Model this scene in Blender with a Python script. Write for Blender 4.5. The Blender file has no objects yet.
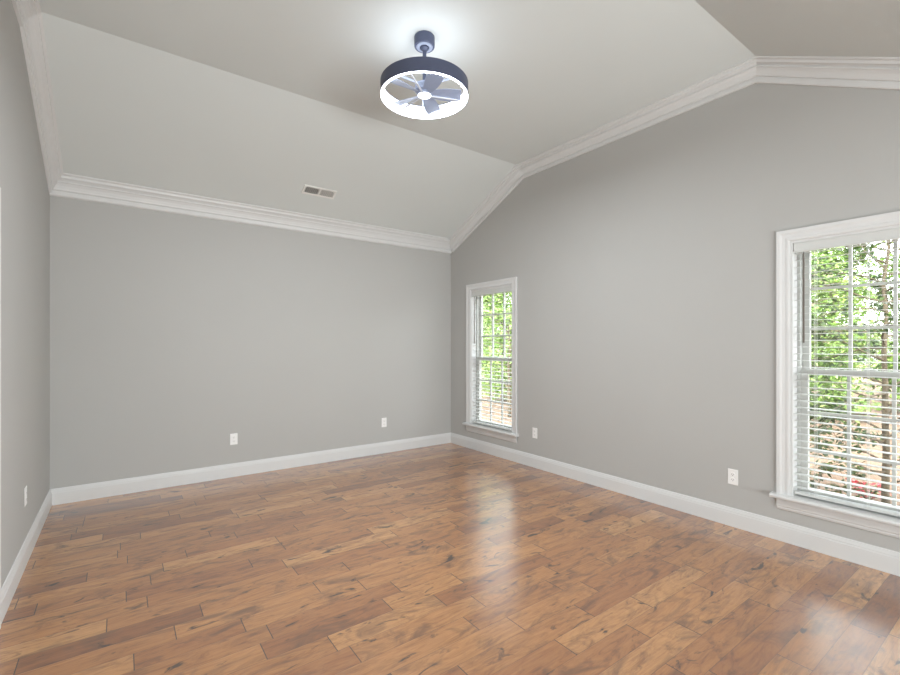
import bpy, bmesh, math, random
from mathutils import Vector, Matrix, Euler

S = bpy.context.scene
COL = S.collection
R = math.radians

# ------------------------------------------------------------------ camera, world, sun, large lights, exposure
cam = bpy.data.objects.new('camera', bpy.data.cameras.new('camera'))
COL.objects.link(cam)
cam.location = (0, 0, 1.35)
cam.rotation_euler = (R(90), 0, R(-36.0))
cam.data.sensor_width = 36
cam.data.lens = 453.5 / 900 * 36
cam.data.shift_y = 0.0076
cam.data.clip_start = 0.02
S.camera = cam

world = bpy.data.worlds.new('sky')
S.world = world
world.use_nodes = True
wn = world.node_tree
wn.nodes.clear()
w_out = wn.nodes.new('ShaderNodeOutputWorld')
w_bg = wn.nodes.new('ShaderNodeBackground')
w_sky = wn.nodes.new('ShaderNodeTexSky')
w_sky.sky_type = 'NISHITA'
w_sky.sun_disc = False
w_sky.sun_elevation = R(48)
w_sky.sun_rotation = R(250)
w_sky.dust_density = 3.0
w_hsv = wn.nodes.new('ShaderNodeHueSaturation')
w_hsv.inputs['Saturation'].default_value = 0.2
w_bg.inputs['Strength'].default_value = 2.15
wn.links.new(w_sky.outputs[0], w_hsv.inputs['Color'])
wn.links.new(w_hsv.outputs[0], w_bg.inputs[0])
wn.links.new(w_bg.outputs[0], w_out.inputs[0])


def light(name, kind, loc, rot, energy, color=(1, 1, 1), **kw):
    d = bpy.data.lights.new(name, kind)
    d.energy = energy
    d.color = color
    for k, v in kw.items():
        setattr(d, k, v)
    o = bpy.data.objects.new(name, d)
    o.location = loc
    o.rotation_euler = rot
    COL.objects.link(o)
    return o


light('sun', 'SUN', (0, 0, 20), (R(27), 0, R(-60)), 2.0, (1.0, 0.95, 0.86), angle=R(3))
# added fill light, low behind the camera, evens out walls and ceiling
light('rear_fill', 'AREA', (1.2, -2.95, 0.75), (R(90 + 25), 0, R(-7)), 128, (0.93, 0.98, 1.0),
      shape='RECTANGLE', size=3.0, size_y=1.1, spread=R(150))
# second added fill, beamed upward to brighten the flat part of the vault
light('ceiling_fill', 'AREA', (1.7, -2.4, 0.5), (R(90 + 31), 0, 0), 4.0, (0.95, 0.99, 1.0),
      shape='RECTANGLE', size=1.6, size_y=0.6, spread=R(62))

S.view_settings.view_transform = 'Standard'
S.view_settings.look = 'None'
S.view_settings.gamma = 1
S.view_settings.use_curve_mapping = False
S.view_settings.exposure = 0.2

# ------------------------------------------------------------------ dimensions
XL, XR, YB = -0.480, 3.68, 5.045
YE, YREAR = 0.11, -3.2          # near eave of the vault, rear wall of the adjoining room
Y1, Y2 = 3.674, 1.306             # the two folds of the vault
ZE, ZT = 2.738, 3.362
WT = 0.16                         # wall thickness


def zc(y):
    if y >= Y1:
        return ZE + (ZT - ZE) * (YB - y) / (YB - Y1)
    if y >= Y2:
        return ZT
    if y >= YE:
        return ZE + (ZT - ZE) * (y - YE) / (Y2 - YE)
    return ZE


# ------------------------------------------------------------------ node materials
def lin(r, g, b):
    f = lambda c: ((c / 255 + 0.055) / 1.055) ** 2.4 if c > 10 else c / 255 / 12.92
    return (f(r), f(g), f(b), 1)


def nmat(name):
    m = bpy.data.materials.new(name)
    m.use_nodes = True
    nt = m.node_tree
    return m, nt, nt.nodes['Principled BSDF']


def node(nt, kind, ins=None, **props):
    n = nt.nodes.new(kind)
    for k, v in props.items():
        setattr(n, k, v)
    for k, v in (ins or {}).items():
        s = n.inputs[k]
        if isinstance(v, bpy.types.NodeSocket):
            nt.links.new(v, s)
        else:
            s.default_value = v
    return n


def math_n(nt, op, a, b=0.0, c=None, clamp=False):
    n = nt.nodes.new('ShaderNodeMath')
    n.operation = op
    n.use_clamp = clamp
    for i, v in enumerate((a, b) if c is None else (a, b, c)):
        if isinstance(v, bpy.types.NodeSocket):
            nt.links.new(v, n.inputs[i])
        else:
            n.inputs[i].default_value = v
    return n.outputs[0]


def ramp(nt, fac, stops, interp='LINEAR'):
    n = nt.nodes.new('ShaderNodeValToRGB')
    n.color_ramp.interpolation = interp
    el = n.color_ramp.elements
    while len(el) < len(stops):
        el.new(0.5)
    for e, (p, c) in zip(el, stops):
        e.position = p
        e.color = c
    nt.links.new(fac, n.inputs[0])
    return n.outputs[0]


def mix(nt, kind, fac, a, b):
    n = nt.nodes.new('ShaderNodeMix')
    n.data_type = 'RGBA'
    n.blend_type = kind
    for s, v in ((n.inputs[0], fac), (n.inputs[6], a), (n.inputs[7], b)):
        if isinstance(v, bpy.types.NodeSocket):
            nt.links.new(v, s)
        else:
            s.default_value = v
    return n.outputs[2]


def paint(name, col, rough=0.6, var=0.03, scale=3.0, bump=0.02, bscale=220, spec=0.4):
    m, nt, b = nmat(name)
    tc = node(nt, 'ShaderNodeTexCoord').outputs['Object']
    n1 = node(nt, 'ShaderNodeTexNoise', {'Vector': tc, 'Scale': scale, 'Detail': 3.0}).outputs[0]
    lo = tuple(c * (1 - var) for c in col[:3]) + (1,)
    hi = tuple(min(1, c * (1 + var)) for c in col[:3]) + (1,)
    nt.links.new(ramp(nt, n1, [(0.3, lo), (0.7, hi)]), b.inputs['Base Color'])
    b.inputs['Roughness'].default_value = rough
    b.inputs['Specular IOR Level'].default_value = spec
    if bump:
        n2 = node(nt, 'ShaderNodeTexNoise', {'Vector': tc, 'Scale': bscale, 'Detail': 2.0}).outputs[0]
        bp = node(nt, 'ShaderNodeBump', {'Height': n2, 'Strength': bump, 'Distance': 0.01})
        nt.links.new(bp.outputs[0], b.inputs['Normal'])
    return m


M = {}
M['wall'] = paint('wall_paint', lin(187, 186, 183), 0.75, 0.012, 1.2, 0.03, 260, 0.25)
M['ceiling'] = paint('ceiling_paint', lin(219, 223, 221), 0.85, 0.012, 1.0, 0.03, 260, 0.2)
M['trim'] = paint('trim_paint', lin(222, 222, 221), 0.38, 0.01, 2.0, 0.0)
M['vinyl'] = paint('window_vinyl', lin(205, 206, 202), 0.4, 0.01, 2.0, 0.0)
M['slat'] = paint('blind_slat', lin(212, 213, 210), 0.45, 0.01, 4.0, 0.0)
M['cord'] = paint('blind_cord', lin(230, 230, 226), 0.8, 0.02, 30, 0.0)
M['wand'] = paint('wand_plastic', lin(112, 104, 96), 0.35, 0.04, 20, 0.0)
M['plate'] = paint('outlet_plastic', lin(245, 244, 242), 0.35, 0.01, 10, 0.0)
M['slot'] = paint('outlet_slot', lin(70, 68, 66), 0.6, 0.05, 40, 0.0)
M['navy'] = paint('fan_metal', lin(76, 82, 104), 0.42, 0.04, 12, 0.0)
M['silver'] = paint('fan_silver', lin(150, 158, 178), 0.35, 0.03, 12, 0.0)
M['blade'] = paint('fan_blade', lin(150, 160, 184), 0.4, 0.04, 6, 0.0)
M['spoke'] = paint('fan_spoke', lin(226, 230, 240), 0.4, 0.02, 6, 0.0)
M['vent'] = paint('vent_enamel', lin(236, 235, 231), 0.4, 0.01, 10, 0.0)
M['ventdark'] = paint('vent_duct', lin(92, 90, 86), 0.8, 0.05, 10, 0.0)
M['bark'] = paint('bark', lin(92, 82, 66), 0.9, 0.35, 14, 0.6, 60)
M['brass'] = paint('knob_metal', lin(150, 140, 120), 0.3, 0.04, 10, 0.0)


def emit_mat(name, col, strength, base=(0.9, 0.92, 0.95, 1)):
    m, nt, b = nmat(name)
    tc = node(nt, 'ShaderNodeTexCoord').outputs['Object']
    n = node(nt, 'ShaderNodeTexNoise', {'Vector': tc, 'Scale': 8.0}).outputs[0]
    nt.links.new(ramp(nt, n, [(0.0, base), (1.0, base)]), b.inputs['Base Color'])
    b.inputs['Emission Color'].default_value = col
    b.inputs['Emission Strength'].default_value = strength
    return m


M['led'] = emit_mat('led_diffuser', (0.86, 0.92, 1.0, 1), 14)
M['led_band'] = emit_mat('led_band', (0.86, 0.92, 1.0, 1), 2.6)
M['led_cap'] = emit_mat('led_hub', (0.9, 0.94, 1.0, 1), 3.0)


def glass_mat():
    m = bpy.data.materials.new('window_glass')
    m.use_nodes = True
    nt = m.node_tree
    nt.nodes.clear()
    out = node(nt, 'ShaderNodeOutputMaterial')
    tr = node(nt, 'ShaderNodeBsdfTransparent', {'Color': (0.95, 0.97, 0.96, 1)})
    gl = node(nt, 'ShaderNodeBsdfGlossy', {'Roughness': 0.02, 'Color': (1, 1, 1, 1)})
    mx = node(nt, 'ShaderNodeMixShader', {0: 0.04, 1: tr.outputs[0], 2: gl.outputs[0]})
    nt.links.new(mx.outputs[0], out.inputs[0])
    return m


M['glass'] = glass_mat()


def leaf_mat(name, a, b_, c):
    m, nt, b = nmat(name)
    g = node(nt, 'ShaderNodeNewGeometry')
    col = ramp(nt, g.outputs['Random Per Island'], [(0.0, a), (0.5, b_), (1.0, c)])
    nt.links.new(col, b.inputs['Base Color'])
    b.inputs['Roughness'].default_value = 0.42
    b.inputs['Specular IOR Level'].default_value = 0.5
    tl = node(nt, 'ShaderNodeBsdfTranslucent')
    nt.links.new(col, tl.inputs[0])
    mx = node(nt, 'ShaderNodeMixShader', {0: 0.35, 1: b.outputs[0], 2: tl.outputs[0]})
    nt.links.new(mx.outputs[0], nt.nodes['Material Output'].inputs[0])
    return m


M['leaf_dark'] = leaf_mat('leaf_glossy', lin(28, 48, 18), lin(52, 76, 28), lin(86, 106, 48))
M['leaf_mid'] = leaf_mat('leaf_mid', lin(52, 80, 26), lin(88, 118, 40), lin(130, 152, 74))
M['leaf_pale'] = leaf_mat('leaf_pale', lin(76, 106, 44), lin(110, 140, 66), lin(148, 168, 100))
M['petal'] = leaf_mat('petal_red', lin(170, 40, 56), lin(186, 66, 78), lin(196, 102, 108))


def ground_mat():
    m, nt, b = nmat('pine_straw')
    tc = node(nt, 'ShaderNodeTexCoord').outputs['Object']
    n1 = node(nt, 'ShaderNodeTexNoise', {'Vector': tc, 'Scale': 0.7, 'Detail': 4.0}).outputs[0]
    n2 = node(nt, 'ShaderNodeTexNoise', {'Vector': tc, 'Scale': 14.0, 'Detail': 8.0, 'Roughness': 0.7}).outputs[0]
    f = math_n(nt, 'ADD', math_n(nt, 'MULTIPLY', n1, 0.45), math_n(nt, 'MULTIPLY', n2, 0.55))
    col = ramp(nt, f, [(0.32, lin(68, 50, 37)), (0.5, lin(100, 79, 62)), (0.68, lin(116, 97, 79))])
    nt.links.new(col, b.inputs['Base Color'])
    b.inputs['Roughness'].default_value = 0.95
    bp = node(nt, 'ShaderNodeBump', {'Height': n2, 'Strength': 0.6, 'Distance': 0.05})
    nt.links.new(bp.outputs[0], b.inputs['Normal'])
    return m


M['ground'] = ground_mat()


def floor_mat():
    m, nt, b = nmat('hickory_planks')
    tc = node(nt, 'ShaderNodeTexCoord').outputs['Object']
    sp = node(nt, 'ShaderNodeSeparateXYZ', {0: tc})
    x, y = sp.outputs[0], sp.outputs[1]
    PW = 0.127
    yr = math_n(nt, 'DIVIDE', y, PW)
    row = math_n(nt, 'FLOOR', yr)
    fy = math_n(nt, 'FRACT', yr)
    edge_y = math_n(nt, 'MULTIPLY', math_n(nt, 'SUBTRACT', 0.5, math_n(nt, 'ABSOLUTE', math_n(nt, 'SUBTRACT', fy, 0.5))), PW)
    rr = node(nt, 'ShaderNodeTexWhiteNoise', {'W': row}, noise_dimensions='1D').outputs[0]
    w = math_n(nt, 'ADD', x, math_n(nt, 'MULTIPLY', rr, 91.7))
    SC = 1.45
    v1 = node(nt, 'ShaderNodeTexVoronoi', {'W': w, 'Scale': SC, 'Randomness': 0.85}, voronoi_dimensions='1D', feature='F1')
    v2 = node(nt, 'ShaderNodeTexVoronoi', {'W': w, 'Scale': SC, 'Randomness': 0.85}, voronoi_dimensions='1D', feature='DISTANCE_TO_EDGE')
    edge_x = math_n(nt, 'DIVIDE', v2.outputs['Distance'], SC)
    idw = math_n(nt, 'ADD', math_n(nt, 'MULTIPLY', v1.outputs['W'], 3.37), math_n(nt, 'MULTIPLY', row, 7.91))
    pid = node(nt, 'ShaderNodeTexWhiteNoise', {'W': idw}, noise_dimensions='1D')
    pv, pc = pid.outputs[0], pid.outputs[1]
    ps = node(nt, 'ShaderNodeSeparateColor', {0: pc})
    off = math_n(nt, 'MULTIPLY', ps.outputs[0], 40.0)

    def vec(sx, sy, extra=0.0):
        return node(nt, 'ShaderNodeCombineXYZ', {0: math_n(nt, 'MULTIPLY', x, sx), 1: math_n(nt, 'MULTIPLY', y, sy),
                                                 2: math_n(nt, 'ADD', off, extra)}).outputs[0]
    # fine grain, swirling figure, smoky blotches, knots and mineral streaks
    grain = node(nt, 'ShaderNodeTexNoise', {'Vector': vec(5.0, 90.0), 'Scale': 1.0, 'Detail': 6.0, 'Roughness': 0.65, 'Distortion': 0.8}).outputs[0]
    fig = node(nt, 'ShaderNodeTexNoise', {'Vector': vec(3.4, 15.0, 5.0), 'Scale': 1.0, 'Detail': 7.0, 'Roughness': 0.66, 'Distortion': 2.2}).outputs[0]
    blot = node(nt, 'ShaderNodeTexNoise', {'Vector': vec(3.4, 8.5, 11.0), 'Scale': 1.0, 'Detail': 7.0, 'Roughness': 0.62, 'Distortion': 1.2}).outputs[0]
    knot = node(nt, 'ShaderNodeTexNoise', {'Vector': vec(6.0, 14.0, 23.0), 'Scale': 1.0, 'Detail': 4.0, 'Roughness': 0.55, 'Distortion': 1.0}).outputs[0]
    base = ramp(nt, pv, [(0.0, lin(146, 90, 46)), (0.15, lin(172, 112, 60)), (0.5, lin(188, 129, 72)),
                         (0.8, lin(198, 140, 82)), (1.0, lin(210, 156, 98))])
    figc = ramp(nt, fig, [(0.30, lin(166, 142, 118)), (0.48, lin(232, 224, 214)), (0.68, lin(255, 255, 255))])
    c = mix(nt, 'MULTIPLY', 0.8, base, figc)
    grc = ramp(nt, grain, [(0.3, lin(196, 178, 160)), (0.55, lin(255, 255, 255))])
    c = mix(nt, 'MULTIPLY', 0.5, c, grc)
    bl = ramp(nt, blot, [(0.50, (0, 0, 0, 1)), (0.66, (1, 1, 1, 1))])
    c = mix(nt, 'MIX', math_n(nt, 'MULTIPLY', bl, 0.72), c, lin(98, 62, 38))
    kn = ramp(nt, knot, [(0.615, (0, 0, 0, 1)), (0.70, (1, 1, 1, 1))])
    c = mix(nt, 'MIX', math_n(nt, 'MULTIPLY', kn, 0.92), c, lin(46, 28, 18))
    gx = math_n(nt, 'LESS_THAN', edge_x, 0.0022)
    gy = math_n(nt, 'LESS_THAN', edge_y, 0.0011)
    gap = math_n(nt, 'MAXIMUM', math_n(nt, 'MULTIPLY', gx, 0.9), math_n(nt, 'MULTIPLY', gy, 0.55))
    c = mix(nt, 'MIX', gap, c, lin(52, 34, 24))
    nt.links.new(c, b.inputs['Base Color'])
    rgh = math_n(nt, 'ADD', 0.27, math_n(nt, 'MULTIPLY', fig, 0.16))
    nt.links.new(rgh, b.inputs['Roughness'])
    b.inputs['Specular IOR Level'].default_value = 0.5
    b.inputs['Coat Weight'].default_value = 1.0
    b.inputs['Coat IOR'].default_value = 2.15
    b.inputs['Coat Roughness'].default_value = 0.23
    nt.links.new(rgh, b.inputs['Roughness'])
    # hand-scraped chatter, eased edges
    chat = node(nt, 'ShaderNodeTexNoise', {'Vector': vec(22.0, 5.0, 31.0), 'Scale': 1.0, 'Detail': 2.0}).outputs[0]
    ease = math_n(nt, 'MULTIPLY', math_n(nt, 'MINIMUM', edge_y, 0.004), 60.0)
    easex = math_n(nt, 'MULTIPLY', math_n(nt, 'MINIMUM', edge_x, 0.004), 60.0)
    h = math_n(nt, 'ADD', math_n(nt, 'ADD', math_n(nt, 'MULTIPLY', chat, 0.55), math_n(nt, 'MULTIPLY', grain, 0.16)),
               math_n(nt, 'ADD', math_n(nt, 'ADD', ease, easex), math_n(nt, 'MULTIPLY', pv, 0.25)))
    bp = node(nt, 'ShaderNodeBump', {'Height': h, 'Strength': 0.28, 'Distance': 0.006})
    nt.links.new(bp.outputs[0], b.inputs['Normal'])
    return m


M['floor'] = floor_mat()


# ------------------------------------------------------------------ mesh helpers
def link(name, bm, mat, parent=None, smooth=None, bevel=0.0):
    me = bpy.data.meshes.new(name)
    bmesh.ops.recalc_face_normals(bm, faces=bm.faces)
    bm.to_mesh(me)
    bm.free()
    me.materials.append(mat)
    o = bpy.data.objects.new(name, me)
    COL.objects.link(o)
    if parent is not None:
        o.parent = parent
    if smooth:
        for p in me.polygons:
            p.use_smooth = True
        me.set_sharp_from_angle(angle=R(smooth))
    if bevel:
        md = o.modifiers.new('bevel', 'BEVEL')
        md.width = bevel
        md.segments = 2
        md.limit_method = 'ANGLE'
    return o


def box(bm, a, b, mtx=None):
    vs = []
    for k in range(8):
        p = Vector((b[0] if k & 1 else a[0], b[1] if k & 2 else a[1], b[2] if k & 4 else a[2]))
        vs.append(bm.verts.new(mtx @ p if mtx else p))
    for f in ((0, 2, 3, 1), (4, 5, 7, 6), (0, 1, 5, 4), (2, 6, 7, 3), (0, 4, 6, 2), (1, 3, 7, 5)):
        bm.faces.new([vs[i] for i in f])
    return bm


def boxes(*bs, mtx=None):
    bm = bmesh.new()
    for a, b in bs:
        box(bm, a, b, mtx)
    return bm


def prism(bm, pts, d):
    """closed polygon pts (3D) pushed along vector d"""
    a = [bm.verts.new(Vector(p)) for p in pts]
    c = [bm.verts.new(Vector(p) + Vector(d)) for p in pts]
    bm.faces.new(a)
    bm.faces.new(c[::-1])
    n = len(pts)
    for i in range(n):
        bm.faces.new((a[i], c[i], c[(i + 1) % n], a[(i + 1) % n]))


def sweep(bm, path, nrm, down, prof, closed=False):
    """prof: (d, e): d along nrm (off the wall), e along the in-wall direction 'down' (mitred at folds)"""
    P = [Vector(p) for p in path]
    nrm = Vector(nrm).normalized()
    n = len(P)
    seg = [(P[(i + 1) % n] - P[i]).normalized() for i in range(n if closed else n - 1)]
    off = []
    for s in seg:
        q = nrm.cross(s).normalized()
        off.append(q)
    # orient the first offset with 'down', the rest consistently
    if off[0].dot(Vector(down)) < 0:
        off = [-q for q in off]
    rings = []
    for i in range(n):
        if closed:
            a, b = off[i - 1], off[i]
        else:
            a, b = off[max(0, i - 1)], off[min(n - 2, i)]
        mvec = (a + b)
        mvec = mvec / mvec.length
        mvec = mvec / max(0.2, mvec.dot(a))
        rings.append([bm.verts.new(P[i] + nrm * d + mvec * e) for d, e in prof])
    k = len(prof)
    for i in range(n if closed else n - 1):
        r0, r1 = rings[i], rings[(i + 1) % n]
        for j in range(k):
            bm.faces.new((r0[j], r0[(j + 1) % k], r1[(j + 1) % k], r1[j]))
    if not closed:
        bm.faces.new(rings[0])
        bm.faces.new(rings[-1][::-1])
    return bm


def lathe(bm, prof, segs=48, c=(0, 0, 0), closed=False):
    rings = []
    for r, z in prof:
        if r < 1e-6:
            rings.append([bm.verts.new((c[0], c[1], c[2] + z))])
        else:
            rings.append([bm.verts.new((c[0] + r * math.cos(2 * math.pi * i / segs),
                                        c[1] + r * math.sin(2 * math.pi * i / segs), c[2] + z)) for i in range(segs)])
    prs = list(zip(rings, rings[1:])) + ([(rings[-1], rings[0])] if closed else [])
    for a, b in prs:
        for i in range(segs):
            j = (i + 1) % segs
            f = ([a[i % len(a)], a[j % len(a)], b[j % len(b)], b[i % len(b)]])
            u = []
            for v in f:
                if v not in u:
                    u.append(v)
            if len(u) > 2:
                bm.faces.new(u)
    return bm


def tube(bm, pts, radii, sides=7):
    pts = [Vector(p) for p in pts]
    rings = []
    for i, p in enumerate(pts):
        t = (pts[min(i + 1, len(pts) - 1)] - pts[max(i - 1, 0)]).normalized()
        u = t.cross(Vector((0.31, 0.17, 0.93)))
        if u.length < 1e-3:
            u = t.cross(Vector((1, 0, 0)))
        u.normalize()
        v = t.cross(u)
        rings.append([bm.verts.new(p + (u * math.cos(2 * math.pi * k / sides) + v * math.sin(2 * math.pi * k / sides)) * radii[i])
                      for k in range(sides)])
    for a, b in zip(rings, rings[1:]):
        for k in range(sides):
            bm.faces.new((a[k], a[(k + 1) % sides], b[(k + 1) % sides], b[k]))
    bm.faces.new(rings[0][::-1])
    bm.faces.new(rings[-1])
    return bm


def struct(o):
    o['kind'] = 'structure'
    return o


def thing(name, label, cat, loc=(0, 0, 0), rot=(0, 0, 0), group=None):
    o = bpy.data.objects.new(name, None)
    o.empty_display_size = 0.1
    o.location = loc
    o.rotation_euler = rot
    COL.objects.link(o)
    o['label'] = label
    o['category'] = cat
    if group:
        o['group'] = group
    return o


# ------------------------------------------------------------------ room shell
bm = boxes(((XL - WT, YREAR - WT, -0.12), (XR + WT, YB + WT, 0)))
struct(link('floor', bm, M['floor']))

ceil_path = [(YB + WT, zc(YB)), (YB, zc(YB)), (Y1, ZT), (Y2, ZT), (YE, ZE), (YREAR - WT, ZE)]
bm = bmesh.new()
prism(bm, [(XL - WT, y, z) for y, z in ceil_path] + [(XL - WT, y, z + 0.12) for y, z in reversed(ceil_path)], (XR - XL + 2 * WT, 0, 0))
struct(link('ceiling', bm, M['ceiling']))

struct(link('wall_back', boxes(((XL - WT, YB, 0), (XR + WT, YB + WT, ZE))), M['wall']))

# windows: opening (y0, y1), shared heights
WIN = [(3.831, 4.609), (0.355, 1.133)]
WZ0, WZ1 = 0.325, 2.05
DOOR = (2.12, 2.935, 2.02)         # left wall opening y0, y1, head


def gable(x0, dx, holes):
    bm = bmesh.new()
    ys = sorted(set([YREAR, YE, Y2, Y1, YB] + [v for h in holes for v in h[:2]]))
    for a, b in zip(ys, ys[1:]):
        h = [q for q in holes if q[0] <= a + 1e-6 and q[1] >= b - 1e-6]
        if h:
            if h[0][2] > 0:
                prism(bm, [(x0, a, 0), (x0, b, 0), (x0, b, h[0][2]), (x0, a, h[0][2])], (dx, 0, 0))
            prism(bm, [(x0, a, h[0][3]), (x0, b, h[0][3]), (x0, b, zc(b)), (x0, a, zc(a))], (dx, 0, 0))
        else:
            prism(bm, [(x0, a, 0), (x0, b, 0), (x0, b, zc(b)), (x0, a, zc(a))], (dx, 0, 0))
    return bm


struct(link('wall_right', gable(XR, WT, [(a, b, WZ0 - 0.03, WZ1) for a, b in WIN]), M['wall']))
struct(link('wall_left', gable(XL, -WT, [(DOOR[0], DOOR[1], 0, DOOR[2])]), M['wall']))
struct(link('wall_front', boxes(((XL - WT, YREAR - WT, 0), (XR + WT, YREAR, ZE))), M['wall']))

# baseboards
BP = [(0, 0), (0.015, 0), (0.015, 0.098), (0.0125, 0.104), (0.0125, 0.112), (0.009, 0.122), (0.006, 0.134), (0, 0.136)]
bm = sweep(bmesh.new(), [(XL, YB, 0), (XR, YB, 0)], (0, -1, 0), (0, 0, 1), BP)
struct(link('baseboard_back', bm, M['trim']))
bm = sweep(bmesh.new(), [(XR, YREAR, 0), (XR, YB, 0)], (-1, 0, 0), (0, 0, 1), BP)
struct(link('baseboard_right', bm, M['trim']))
CW = 0.075
bm = sweep(bmesh.new(), [(XL, DOOR[1] + CW, 0), (XL, YB, 0)], (1, 0, 0), (0, 0, 1), BP)
sweep(bm, [(XL, YREAR, 0), (XL, DOOR[0] - CW, 0)], (1, 0, 0), (0, 0, 1), BP)
struct(link('baseboard_left', bm, M['trim']))

# crown moulding, built up of several steps
CP = [(0, 0.142), (0.016, 0.142), (0.020, 0.136), (0.020, 0.112), (0.015, 0.108), (0.015, 0.103), (0.026, 0.099), (0.028, 0.088),
      (0.036, 0.070), (0.048, 0.056), (0.056, 0.052), (0.056, 0.045), (0.050, 0.041), (0.060, 0.034), (0.076, 0.030), (0.080, 0.014),
      (0.094, 0.010), (0.094, 0.0), (0, 0)]
rake = [(YB, ZE), (Y1, ZT), (Y2, ZT), (YE, ZE), (YREAR, ZE)]
bm = sweep(bmesh.new(), [(XR, y, z) for y, z in rake], (-1, 0, 0), (0, 0, -1), CP)
struct(link('trim_1', bm, M['trim']))
bm = sweep(bmesh.new(), [(XL, y, z) for y, z in rake], (1, 0, 0), (0, 0, -1), CP)
struct(link('trim_2', bm, M['trim']))
slope = (ZT - ZE) / (YB - Y1)
bm = sweep(bmesh.new(), [(XL, YB, ZE), (XR, YB, ZE)], (0, -1, 0), (0, 0, -1), [(d, e - d * slope) for d, e in CP])
struct(link('trim_3', bm, M['trim']))

# door in the left wall: only the edge of its casing reaches the frame
door = bpy.data.objects.new('door_1', None)
COL.objects.link(door)
door.location = (XL, DOOR[1], 0)
struct(door)
CASP = [(0, 0), (0.011, 0), (0.014, 0.008), (0.014, 0.018), (0.011, 0.024), (0.013, 0.043), (0.019, 0.056), (0.019, CW), (0, CW)]


def rel(parent, bm):
    bmesh.ops.translate(bm, verts=bm.verts, vec=-Vector(parent.location))
    return bm


y0, y1, zh = DOOR
bm = sweep(bmesh.new(), [(XL, y1, 0), (XL, y1, zh), (XL, y0, zh), (XL, y0, 0)], (1, 0, 0), (0, 1, 0), CASP)
link('casing', rel(door, bm), M['trim'], door)
bm = boxes(((XL - WT, y1 - 0.018, 0), (XL, y1, zh)), ((XL - WT, y0, 0), (XL, y0 + 0.018, zh)), ((XL - WT, y0, zh - 0.018), (XL, y1, zh)))
link('jamb', rel(door, bm), M['trim'], door)
dx0, dx1 = XL - 0.075, XL - 0.04
bm = boxes(((dx0, y0 + 0.02, 0.008), (dx1, y1 - 0.02, zh - 0.02)))
for za, zb in ((0.18, 0.85), (1.02, 1.9)):
    for ya, yb in ((y0 + 0.12, y0 + 0.37), (y1 - 0.37, y1 - 0.12)):
        sweep(bm, [(dx1, ya, za), (dx1, yb, za), (dx1, yb, zb), (dx1, ya, zb)], (1, 0, 0), (0, 0, 1),
              [(0, 0), (0.008, 0.004), (0.008, 0.012), (0, 0.02)], closed=True)
slab = link('door_slab', rel(door, bm), M['trim'], door)
bm = lathe(bmesh.new(), [(0, 0), (0.03, 0), (0.03, 0.006), (0.01, 0.01), (0.01, 0.035), (0.022, 0.04), (0.028, 0.052), (0.022, 0.064), (0, 0.068)], 24)
kn = link('knob', bm, M['brass'], slab, 40)
kn.rotation_euler = (0, R(90), 0)
kn.location = Vector((dx1, y0 + 0.09, 0.95)) - Vector(door.location)


# ------------------------------------------------------------------ windows
def sash(win, name, y0, y1, z0, z1, x, bottom, top):
    """x: room-side face; stiles and rails 0.03 deep, 3 x 3 grille, one pane"""
    st = 0.042
    bm = boxes(((x, y0, z0), (x + 0.03, y0 + st, z1)), ((x, y1 - st, z0), (x + 0.03, y1, z1)),
               ((x, y0 + st, z0), (x + 0.03, y1 - st, z0 + bottom)), ((x, y0 + st, z1 - top), (x + 0.03, y1 - st, z1)))
    s = link(name, rel(win, bm), M['vinyl'], win, bevel=0.003)
    ya, yb, za, zb = y0 + st, y1 - st, z0 + bottom, z1 - top
    bm = bmesh.new()
    for k in (1, 2):
        yy = ya + (yb - ya) * k / 3
        zz = za + (zb - za) * k / 3
        box(bm, (x + 0.006, yy - 0.009, za), (x + 0.024, yy + 0.009, zb))
        box(bm, (x + 0.007, ya, zz - 0.009), (x + 0.023, yb, zz + 0.009))
    link('muntin_grid', rel(win, bm), M['vinyl'], s)
    bm = boxes(((x + 0.013, ya - 0.005, za - 0.005), (x + 0.017, yb + 0.005, zb + 0.005)))
    link('pane', rel(win, bm), M['glass'], s)
    return s


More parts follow.
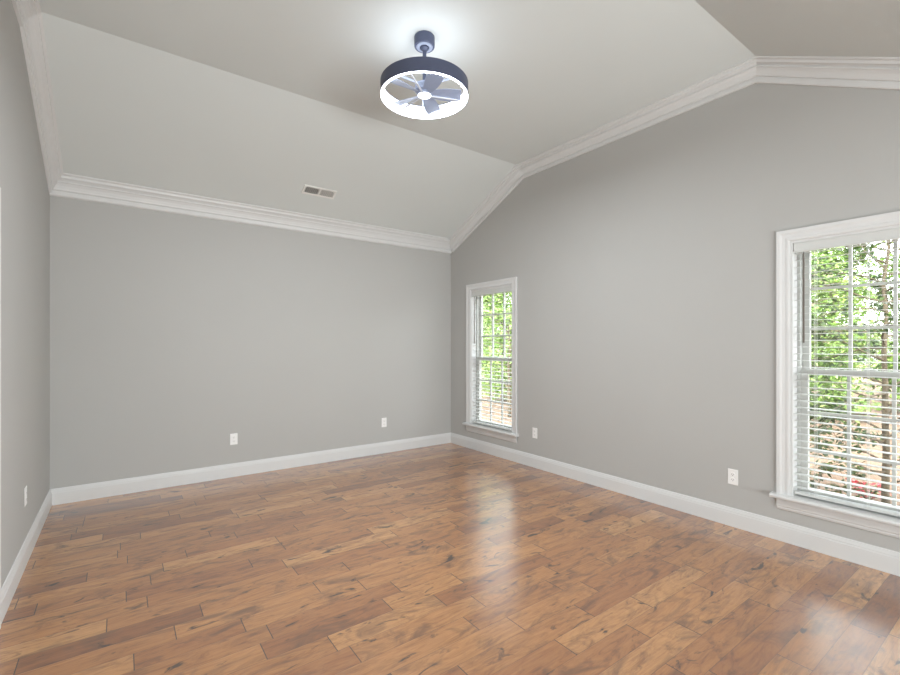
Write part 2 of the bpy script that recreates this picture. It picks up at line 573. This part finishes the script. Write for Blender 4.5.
def make_window(idx, y0, y1):
    w = bpy.data.objects.new('window_%d' % idx, None)
    COL.objects.link(w)
    w.location = (XR, (y0 + y1) / 2, WZ0)
    struct(w)
    # casing on three sides
    bm = sweep(bmesh.new(), [(XR, y0, WZ0), (XR, y0, WZ1), (XR, y1, WZ1), (XR, y1, WZ0)], (-1, 0, 0), (0, -1, 0), CASP)
    link('casing', rel(w, bm), M['trim'], w)
    # stool with rounded nose, horns past the casing, apron below
    SP = [(0.0, -0.028), (0.05, -0.028), (0.056, -0.022), (0.058, -0.012), (0.054, -0.003), (0.046, 0.0), (0.0, 0.0)]
    bm = sweep(bmesh.new(), [(XR, y0 - CW - 0.03, WZ0), (XR, y1 + CW + 0.03, WZ0)], (-1, 0, 0), (0, 0, 1), SP)
    box(bm, (XR, y0, WZ0 - 0.028), (XR + 0.10, y1, WZ0))
    link('stool', rel(w, bm), M['trim'], w)
    AP = [(0, 0), (0.019, 0), (0.019, 0.05), (0.013, 0.058), (0.013, 0.066), (0.008, 0.078), (0, 0.082)]
    bm = sweep(bmesh.new(), [(XR, y0 - CW, WZ0 - 0.028), (XR, y1 + CW, WZ0 - 0.028)], (-1, 0, 0), (0, 0, -1), AP)
    link('apron', rel(w, bm), M['trim'], w)
    # jamb extension and vinyl frame
    t = 0.014
    bm = boxes(((XR, y0, WZ0), (XR + WT, y0 + t, WZ1)), ((XR, y1 - t, WZ0), (XR + WT, y1, WZ1)),
               ((XR, y0 + t, WZ1 - t), (XR + WT, y1 - t, WZ1)))
    link('jamb', rel(w, bm), M['trim'], w)
    xf = XR + 0.082
    a, b = y0 + t, y1 - t
    bm = boxes(((xf, a, WZ0), (xf + 0.075, a + 0.018, WZ1 - t)), ((xf, b - 0.018, WZ0), (xf + 0.075, b, WZ1 - t)),
               ((xf, a, WZ0), (xf + 0.075, b, WZ0 + 0.016)), ((xf, a, WZ1 - t - 0.010), (xf + 0.075, b, WZ1 - t)))
    link('vinyl_frame', rel(w, bm), M['vinyl'], w, bevel=0.002)
    zm = 1.165
    ls = sash(w, 'lower_sash', a + 0.018, b - 0.018, WZ0 + 0.016, zm + 0.02, xf + 0.004, 0.036, 0.038)
    sash(w, 'upper_sash', a + 0.018, b - 0.018, zm - 0.018, WZ1 - t - 0.010, xf + 0.038, 0.036, 0.028)
    yc = (y0 + y1) / 2
    bm = boxes(((xf + 0.002, yc - 0.03, zm + 0.02), (xf + 0.034, yc + 0.03, zm + 0.028)),
               ((xf + 0.006, yc - 0.008, zm + 0.028), (xf + 0.024, yc + 0.026, zm + 0.038)))
    link('sash_lock', rel(w, bm), M['vinyl'], ls, bevel=0.002)
    return w


for i, (a, b) in enumerate(WIN):
    make_window(i + 1, a, b)


# ------------------------------------------------------------------ blinds
def slat_bm(y0, y1):
    bm = bmesh.new()
    n, wd, th = 6, 0.042, 0.0022
    up, dn = [], []
    for k in range(n + 1):
        u = k / n - 0.5
        z = 0.0010 * (1 - (2 * u) ** 2)
        up.append((u * wd, z + th / 2))
        dn.append((u * wd, z - th / 2))
    pr = up + dn[::-1]
    prism(bm, [(x, y0, z) for x, z in pr], (0, y1 - y0, 0))
    return bm


slat_mesh = None


def make_blind(y0, y1, label):
    global slat_mesh
    yc = (y0 + y1) / 2
    t = 0.014
    hw = (y1 - y0) / 2 - t - 0.004
    bl = thing('window_blind', label, 'blind', (XR + 0.040, yc, WZ0), group='white slatted window blinds')
    H = WZ1 - t - WZ0
    # valance + headrail
    bm = boxes(((-0.026, -hw, H - 0.045), (0.028, hw, H)))
    link('headrail', bm, M['slat'], bl)
    VP = [(0, 0), (0.008, 0), (0.012, 0.01), (0.010, 0.02), (0.010, 0.05), (0.013, 0.058), (0.009, 0.068), (0, 0.068)]
    bm = sweep(bmesh.new(), [(-0.027, -hw, H), (-0.027, hw, H)], (-1, 0, 0), (0, 0, -1), VP)
    link('valance', bm, M['slat'], bl)
    zr = 0.012
    bm = boxes(((-0.026, -hw, zr), (0.026, hw, zr + 0.018)))
    link('bottom_rail', bm, M['slat'], bl, bevel=0.004)
    pitch = 0.0452
    z = zr + 0.045
    zs = []
    while z < H - 0.062:
        zs.append(z)
        z += pitch
    for k, z in enumerate(zs):
        if slat_mesh is None:
            s = link('slat', slat_bm(-hw, hw), M['slat'], bl)
            slat_mesh = s
        else:
            s = slat_mesh.copy()
            COL.objects.link(s)
            s.parent = bl
        s.location = (0.0, 0, z)
        s.rotation_euler = (0, R(-3.0), 0)
    for yy in (-hw + 0.11, 0.0, hw - 0.11):
        bm = bmesh.new()
        for xx in (-0.0275, 0.0275):
            tube(bm, [(xx, yy, zr + 0.01), (xx, yy, H - 0.04)], [0.0011] * 2, 5)
        tube(bm, [(0.0, yy, zr + 0.01), (0.0, yy, H - 0.04)], [0.0009] * 2, 5)
        for z in zs:
            box(bm, (-0.0275, yy - 0.0008, z - 0.0055), (0.0275, yy + 0.0008, z - 0.0045))
        link('ladder_cord', bm, M['cord'], bl)
    bm = bmesh.new()
    tube(bm, [(0, 0, 0), (0, 0, -0.05), (0, 0, -0.54), (0, 0, -0.60)], [0.004, 0.0055, 0.0055, 0.0065], 8)
    tube(bm, [(0.008, 0, 0.03), (0.004, 0, 0.012), (0, 0, 0)], [0.002] * 3, 6)
    wd = link('tilt_wand', bm, M['wand'], bl, 40)
    wd.location = (-0.036, hw - 0.055, H - 0.075)
    return bl


make_blind(*WIN[0], 'white slatted blind lowered over the far window near the room corner')
make_blind(*WIN[1], 'white slatted blind lowered over the near window cut by the right edge of the photo')


# ------------------------------------------------------------------ outlets
def plate_part(bm):
    box(bm, (-0.035, -0.0045, -0.057), (0.035, 0, 0.057))
    return bm


def make_outlet(name, loc, rz, label):
    o = thing(name, label, 'outlet', loc, (0, 0, rz), group='white wall outlets')
    link('cover_plate', plate_part(bmesh.new()), M['plate'], o, bevel=0.0025)
    for s in (-1, 1):
        bm = lathe(bmesh.new(), [(0, 0), (0.0165, 0), (0.0155, 0.0022), (0, 0.0022)], 24)
        r = link('receptacle', bm, M['plate'], o)
        r.rotation_euler = (R(90), 0, 0)
        r.location = (0, -0.0043, 0.0195 * s)
        bm = boxes(((-0.0075, -0.0003, -0.004), (-0.0055, 0.001, 0.005)), ((0.0055, -0.0003, -0.003), (0.0075, 0.001, 0.004)))
        box(bm, (-0.002, -0.0003, -0.010), (0.002, 0.001, -0.006))
        q = link('slots', bm, M['slot'], r)
        q.rotation_euler = (R(-90), 0, 0)
        q.location = (0, 0, 0.0022)
    bm = lathe(bmesh.new(), [(0, 0), (0.003, 0), (0.0025, 0.0012), (0, 0.0014)], 12)
    sc = link('screw', bm, M['vent'], o)
    sc.rotation_euler = (R(90), 0, 0)
    sc.location = (0, -0.0045, 0)
    return o


make_outlet('wall_outlet', (0.936, YB, 0.383), 0, 'white wall outlet on the grey back wall nearer the left wall, above the baseboard')
make_outlet('wall_outlet', (2.651, YB, 0.379), 0, 'white wall outlet on the grey back wall nearer the windowed wall')
make_outlet('wall_outlet', (XR, 3.478, 0.377), R(-90), 'white wall outlet on the windowed wall just beside the far window')
make_outlet('wall_outlet', (XR, 1.489, 0.366), R(-90), 'white wall outlet on the windowed wall close to the near window')
make_outlet('wall_outlet', (XL, 3.839, 0.405), R(90), 'white wall outlet on the left wall near the door casing')


# ------------------------------------------------------------------ ceiling vent on the rear slope
def make_vent():
    yv = 4.612
    ang = math.atan(slope)
    # local: x along the wall, y up the slope (towards the camera), z out of the ceiling (down)
    v = thing('air_vent', 'white rectangular air vent with two louvred banks in the sloped ceiling', 'vent', (1.672, yv, zc(yv)))
    ex = Vector((1, 0, 0))
    ey = Vector((0, -math.cos(ang), math.sin(ang)))
    ez = Vector((0, -math.sin(ang), -math.cos(ang)))
    v.rotation_mode = 'QUATERNION'
    v.rotation_quaternion = Matrix((ex, ey, ez)).transposed().to_quaternion() if ex.cross(ey).dot(ez) > 0 else \
        Matrix((-ex, ey, ez)).transposed().to_quaternion()
    L, Wd = 0.172, 0.064
    fr = [(0, 0), (0.009, 0.002), (0.009, 0.018), (0.004, 0.02), (0, 0.02)]
    bm = sweep(bmesh.new(), [(-L, -Wd, 0), (L, -Wd, 0), (L, Wd, 0), (-L, Wd, 0)], (0, 0, 1), (0, 1, 0), fr, closed=True)
    f = link('frame', bm, M['vent'], v)
    bm = boxes(((-0.008, -Wd + 0.018, 0), (0.008, Wd - 0.018, 0.008)))
    link('centre_bar', bm, M['vent'], f)
    link('duct_backing', boxes(((-L + 0.018, -Wd + 0.018, 0.0003), (L - 0.018, Wd - 0.018, 0.0012))), M['ventdark'], v)
    for s in (-1, 1):
        bm = bmesh.new()
        for k in range(8):
            xx = s * (0.017 + k * 0.0185)
            mt = Matrix.Translation((xx, 0, 0.0045)) @ Matrix.Rotation(R(-38 * s), 4, 'Y')
            box(bm, (-0.0048, -Wd + 0.019, -0.0006), (0.0048, Wd - 0.019, 0.0006), mt)
        link('louver_bank', bm, M['vent'], v)
    return v


make_vent()


# ------------------------------------------------------------------ ceiling fan
def make_fan():
    f = thing('ceiling_fan', 'round dark slate drum ceiling fan with glowing white ring light and caged blades', 'ceiling fan', (1.61, 2.50, ZT))
    zb, zt, Ro = -0.396, -0.306, 0.285        # drum bottom, top, outer radius
    bm = lathe(bmesh.new(), [(0, 0), (0.064, 0), (0.067, -0.004), (0.067, -0.062), (0.064, -0.067), (0.05, -0.067), (0, -0.067)], 48)
    can = link('canopy', bm, M['navy'], f, 35)
    bm = lathe(bmesh.new(), [(0.054, -0.066), (0.052, -0.071), (0.034, -0.073), (0.030, -0.070)], 40)
    link('canopy_ring', bm, M['silver'], can, 35)
    bm = lathe(bmesh.new(), [(0, -0.066), (0.026, -0.068), (0.027, -0.078), (0.018, -0.090), (0.0125, -0.094), (0.0125, zt + 0.01), (0.02, zt + 0.004), (0.02, zt - 0.01), (0, zt - 0.01)], 24)
    link('downrod', bm, M['navy'], f, 35)
    # open drum: dark outside, luminous inside
    bm = lathe(bmesh.new(), [(Ro, zb + 0.002), (Ro + 0.001, zb + 0.006), (Ro + 0.001, zt - 0.003), (Ro - 0.003, zt), (Ro - 0.012, zt), (Ro - 0.012, zb + 0.002)], 96, closed=True)
    link('drum_shell', bm, M['navy'], f, 35)
    bm = lathe(bmesh.new(), [(Ro - 0.0125, zt - 0.006), (Ro - 0.016, zt - 0.012), (Ro - 0.016, zb + 0.004)], 96)
    link('light_band', bm, M['led_band'], f, 35)
    bm = lathe(bmesh.new(), [(Ro - 0.016, zb + 0.004), (Ro - 0.014, zb), (Ro - 0.002, zb), (Ro - 0.0005, zb + 0.003)], 96)
    link('light_ring', bm, M['led'], f, 35)
    # motor above the hub, spokes to the drum top, lower spokes to the ring
    bm = lathe(bmesh.new(), [(0, zt - 0.002), (0.05, zt - 0.004), (0.062, zt - 0.012), (0.062, zt - 0.05), (0.05, zt - 0.058), (0, zt - 0.058)], 40)
    mo = link('motor', bm, M['silver'], f, 35)
    for k in range(3):
        a = R(120 * k + 60)
        bm = boxes(((0.05, -0.006, zt - 0.014), (Ro - 0.01, 0.006, zt - 0.006)), mtx=Matrix.Rotation(a, 4, 'Z'))
        link('arm', bm, M['silver'], f)
    bm = lathe(bmesh.new(), [(0, zt - 0.058), (0.04, zt - 0.058), (0.046, zt - 0.064), (0.046, zt - 0.078), (0, zt - 0.08)], 36)
    link('hub', bm, M['silver'], f, 35)
    bm = lathe(bmesh.new(), [(0.046, zb + 0.022), (0.044, zb + 0.012), (0.03, zb + 0.006), (0, zb + 0.005)], 36)
    link('light_cap', bm, M['led_cap'], f, 35)
    for k in range(3):
        a = R(120 * k + 98)
        bm = boxes(((0.038, -0.0045, zb + 0.009), (Ro - 0.029, 0.0045, zb + 0.016)), mtx=Matrix.Rotation(a, 4, 'Z'))
        link('spoke', bm, M['spoke'], f)
    # five pitched blades
    for k in range(5):
        a = R(72 * k - 32)
        bm = bmesh.new()
        n, mcs = 8, 6
        grid = []
        for i in range(n + 1):
            r = 0.04 + (0.238 - 0.04) * i / n
            ch = 0.042 + 0.055 * math.sin(math.pi * min(1, (i / n) * 0.62 + 0.05))
            pit = -R(26 - 12 * i / n)
            rowv = []
            for j in range(mcs + 1):
                c = (j / mcs - 0.5) * ch
                z = zt - 0.067 + c * math.sin(pit) + 0.004 * (1 - (2 * j / mcs - 1) ** 2)
                rowv.append(Vector((r, c * math.cos(pit), z)))
            grid.append(rowv)
        rot = Matrix.Rotation(a, 4, 'Z')
        top = [[bm.verts.new(rot @ p) for p in rw] for rw in grid]
        bot = [[bm.verts.new(rot @ (p - Vector((0, 0, 0.003)))) for p in rw] for rw in grid]
        for i in range(n):
            for j in range(mcs):
                bm.faces.new((top[i][j], top[i + 1][j], top[i + 1][j + 1], top[i][j + 1]))
                bm.faces.new((bot[i][j], bot[i][j + 1], bot[i + 1][j + 1], bot[i + 1][j]))
        for i in range(n):
            bm.faces.new((top[i][0], bot[i][0], bot[i + 1][0], top[i + 1][0]))
            bm.faces.new((top[i][mcs], top[i + 1][mcs], bot[i + 1][mcs], bot[i][mcs]))
        for j in range(mcs):
            bm.faces.new((top[0][j], top[0][j + 1], bot[0][j + 1], bot[0][j]))
            bm.faces.new((top[n][j], bot[n][j], bot[n][j + 1], top[n][j + 1]))
        link('blade', bm, M['blade'], f, 50)
    lt = light('lamp_light', 'AREA', (0, 0, zb - 0.004), (0, 0, 0), 50, (0.90, 0.96, 1.0), shape='DISK', size=0.5)
    lt.parent = f
    up = light('lamp_uplight', 'AREA', (0, 0, zt - 0.02), (R(180), 0, 0), 1.0, (0.86, 0.92, 1.0), shape='DISK', size=0.5)
    up.parent = f
    return f


make_fan()

# ------------------------------------------------------------------ outdoors
GZ = -0.30
bm = bmesh.new()
rnd = random.Random(5)
nx, ny = 40, 40
gv = [[bm.verts.new((XR + WT + 0.02 + 46 * (i / nx) ** 1.5, -12 + 50 * j / ny, GZ + (0.0 if i < 4 else rnd.uniform(-0.04, 0.04)))) for j in range(ny + 1)] for i in range(nx + 1)]
for i in range(nx):
    for j in range(ny):
        bm.faces.new((gv[i][j], gv[i + 1][j], gv[i + 1][j + 1], gv[i][j + 1]))
g = struct(link('ground', bm, M['ground'], smooth=180))


def leaves(name, mat, pts, size, rng, parent, droop=0.3):
    """one mesh of small folded leaf blades at pts (relative to parent)"""
    V, F = [], []
    for p in pts:
        s = size * rng.uniform(0.65, 1.25)
        az = rng.uniform(0, 2 * math.pi)
        el = rng.uniform(-0.9, 0.6) - droop * 0.5
        d = Vector((math.cos(az) * math.cos(el), math.sin(az) * math.cos(el), math.sin(el)))
        u = d.cross(Vector((rng.uniform(-1, 1), rng.uniform(-1, 1), rng.uniform(0.2, 1)))).normalized()
        nn = u.cross(d)
        b = len(V)
        p = Vector(p)
        for q in (p, p + d * s * 0.45 + u * s * 0.24 + nn * s * 0.06, p + d * s, p + d * s * 0.45 - u * s * 0.24 + nn * s * 0.06):
            V.append(tuple(q))
        F += [(b, b + 1, b + 2), (b, b + 2, b + 3)]
    me = bpy.data.meshes.new(name)
    me.from_pydata(V, [], F)
    me.materials.append(mat)
    o = bpy.data.objects.new(name, me)
    COL.objects.link(o)
    o.parent = parent
    return o


def branch_curve(p, d, length, rng, steps=6, sag=0.0, wob=0.25):
    pts = [Vector(p)]
    d = Vector(d).normalized()
    for _ in range(steps):
        d = (d + Vector((rng.uniform(-wob, wob), rng.uniform(-wob, wob), rng.uniform(-wob, wob) - sag))).normalized()
        pts.append(pts[-1] + d * length / steps)
    return pts


def make_shrub(name, label, cat, loc, height, spread, nb, per, leaf, mat, seed, trunk_r=0.03, low=0.12, group=None, lean=(0, 0)):
    """woody plant: trunk, side branches with twigs, leaves along the twigs"""
    rng = random.Random(seed)
    t = thing(name, label, cat, loc, group=group)
    steps = 10
    tp = [Vector((0, 0, -0.06))]
    for i in range(1, steps + 1):
        q = i / steps
        tp.append(Vector((lean[0] * q + rng.uniform(-0.02, 0.02) * height / 3, lean[1] * q + rng.uniform(-0.02, 0.02) * height / 3, height * 0.96 * q)))
    bm = tube(bmesh.new(), tp, [trunk_r * (1.15 - 0.9 * i / steps) for i in range(steps + 1)], 8)
    link('trunk', bm, M['bark'], t, 180)
    bm = bmesh.new()
    pts = []
    for k in range(nb):
        q = low + (0.97 - low) * (k + rng.random()) / nb
        i = min(steps - 1, int(q * steps))
        p = tp[i].lerp(tp[i + 1], q * steps - i)
        az = k * 2.399 + rng.uniform(-0.5, 0.5)
        prof = math.sin(math.pi * min(1, 0.22 + q * 0.72)) ** 0.7
        ln = spread * prof * rng.uniform(0.75, 1.15)
        bc = branch_curve(p, (math.cos(az), math.sin(az), rng.uniform(0.15, 0.7)), ln, rng, 6, 0.06)
        r0 = trunk_r * 0.34
        tube(bm, bc, [r0 * (1 - 0.8 * j / 6) for j in range(7)], 5)
        for j in range(2, 7):
            for _ in range(2):
                dd = (bc[j] - bc[j - 1]).normalized() + Vector((rng.uniform(-1, 1), rng.uniform(-1, 1), rng.uniform(-0.7, 0.7)))
                tw = branch_curve(bc[j], dd, ln * rng.uniform(0.18, 0.42), rng, 4, 0.05)
                tube(bm, tw, [r0 * 0.3 * (1 - 0.6 * i / 4) for i in range(5)], 4)
                for _ in range(per):
                    i = rng.randint(0, 3)
                    s = tw[i].lerp(tw[i + 1], rng.random())
                    pts.append(s + Vector((rng.gauss(0, 1), rng.gauss(0, 1), rng.gauss(0, 1))) * leaf * 0.35)
    link('branches', bm, M['bark'], t)
    leaves('foliage', mat, pts, leaf, rng, t)
    return t


def make_tree(label, loc, height, crown_r, n, leaf, mat, seed, low=-0.02):
    rng = random.Random(seed)
    t = thing('background_tree', label, 'tree', loc, group='trees behind the yard')
    tp = [Vector((rng.uniform(-0.1, 0.1) * i / 3, rng.uniform(-0.1, 0.1) * i / 3, -0.1 + height * 0.8 * i / 6)) for i in range(7)]
    r = 0.009 * height
    link('trunk', tube(bmesh.new(), tp, [r * (1.2 - i * 0.15) for i in range(7)], 8), M['bark'], t, 180)
    bm = bmesh.new()
    tips = []
    for k in range(34):
        q = rng.uniform(low + 0.05, 0.95)
        p = tp[0].lerp(tp[-1], q)
        az = rng.uniform(0, 2 * math.pi)
        bc = branch_curve(p, (math.cos(az), math.sin(az), rng.uniform(0.1, 0.9)), crown_r * rng.uniform(0.6, 1.0), rng, 5)
        tube(bm, bc, [r * 0.4 * (1 - 0.16 * j) for j in range(6)], 5)
        tips += bc[2:]
    link('branches', bm, M['bark'], t)
    pts = []
    for k in range(n):
        c = tips[rng.randrange(len(tips))]
        pts.append(c + Vector((rng.gauss(0, 1), rng.gauss(0, 1), rng.gauss(0, 0.8))) * crown_r * 0.2)
    leaves('foliage', mat, pts, leaf, rng, t)
    return t


make_shrub('leafy_shrub', 'tall glossy-leaved shrub with a slim trunk right outside the near window', 'shrub',
           (5.70, 1.02, GZ), 3.3, 1.05, 50, 13, 0.058, M['leaf_dark'], 11, 0.029, 0.06)
make_shrub('leafy_shrub', 'loose bright green shrub farther out behind the glossy one at the near window', 'shrub',
           (8.8, 2.9, GZ), 3.7, 1.3, 34, 8, 0.10, M['leaf_mid'], 23, 0.04, 0.42)
make_shrub('leafy_shrub', 'pale green leafy shrub outside the far window', 'shrub',
           (7.2, 7.6, GZ), 2.6, 1.35, 34, 8, 0.10, M['leaf_pale'], 31, 0.04, 0.16)

kinds = [('leaf_mid', 'mid green'), ('leaf_pale', 'pale green'), ('leaf_dark', 'dark green')]
TREES = [(12.2, 0.2, 5.4, 0, 'nearest tree beyond the yard at the right edge of the near window'),
         (12.4, 3.75, 5.4, 1, 'pale green tree beyond the yard at the left side of the near window'),
         (16.0, 2.2, 6.4, 0, 'bright green tree standing in the middle of the near window view'),
         (16.2, 6.0, 6.4, 1, 'pale tree behind the one at the left side of the near window'),
         (20.0, 0.2, 7.4, 1, 'tall pale tree far back at the right of the near window'),
         (20.4, 5.0, 7.6, 0, 'tallest green tree far back behind the near window'),
         (9.2, 10.0, 4.4, 1, 'pale green tree filling the upper half of the far window'),
         (9.0, 13.6, 4.9, 0, 'green tree at the left side of the far window'),
         (12.8, 11.4, 5.0, 0, 'bright green tree at the right side of the far window'),
         (12.6, 15.2, 5.8, 1, 'tall pale tree far back behind the far window')]
for k, (x, y, h, kd, lab) in enumerate(TREES):
    make_tree(lab, (x, y, GZ), h, 1.25, 15000, 0.12, M[kinds[kd][0]], 50 + k)


def make_azalea(loc, seed):
    rng = random.Random(seed)
    t = thing('azalea', 'low azalea with pinkish red blossoms at the foot of the near window', 'flower', loc)
    bm = bmesh.new()
    tips = []
    for k in range(7):
        a = k * 0.9
        bc = branch_curve((0, 0, -0.03), (math.cos(a), math.sin(a), 1.1), 0.2, rng, 4)
        tube(bm, bc, [0.006, 0.005, 0.004, 0.003, 0.002], 5)
        tips += bc[2:]
    link('stem', bm, M['bark'], t)
    leaves('foliage', M['leaf_dark'], [p + Vector((rng.gauss(0, .03), rng.gauss(0, .03), rng.gauss(0, .02))) for p in tips for _ in range(7)], 0.045, rng, t)
    leaves('blossom', M['petal'], [p + Vector((rng.gauss(0, .02), rng.gauss(0, .02), 0.02 + rng.gauss(0, .015))) for p in tips for _ in range(9)], 0.045, rng, t)
    return t


make_azalea((6.45, 1.30, GZ), 3)
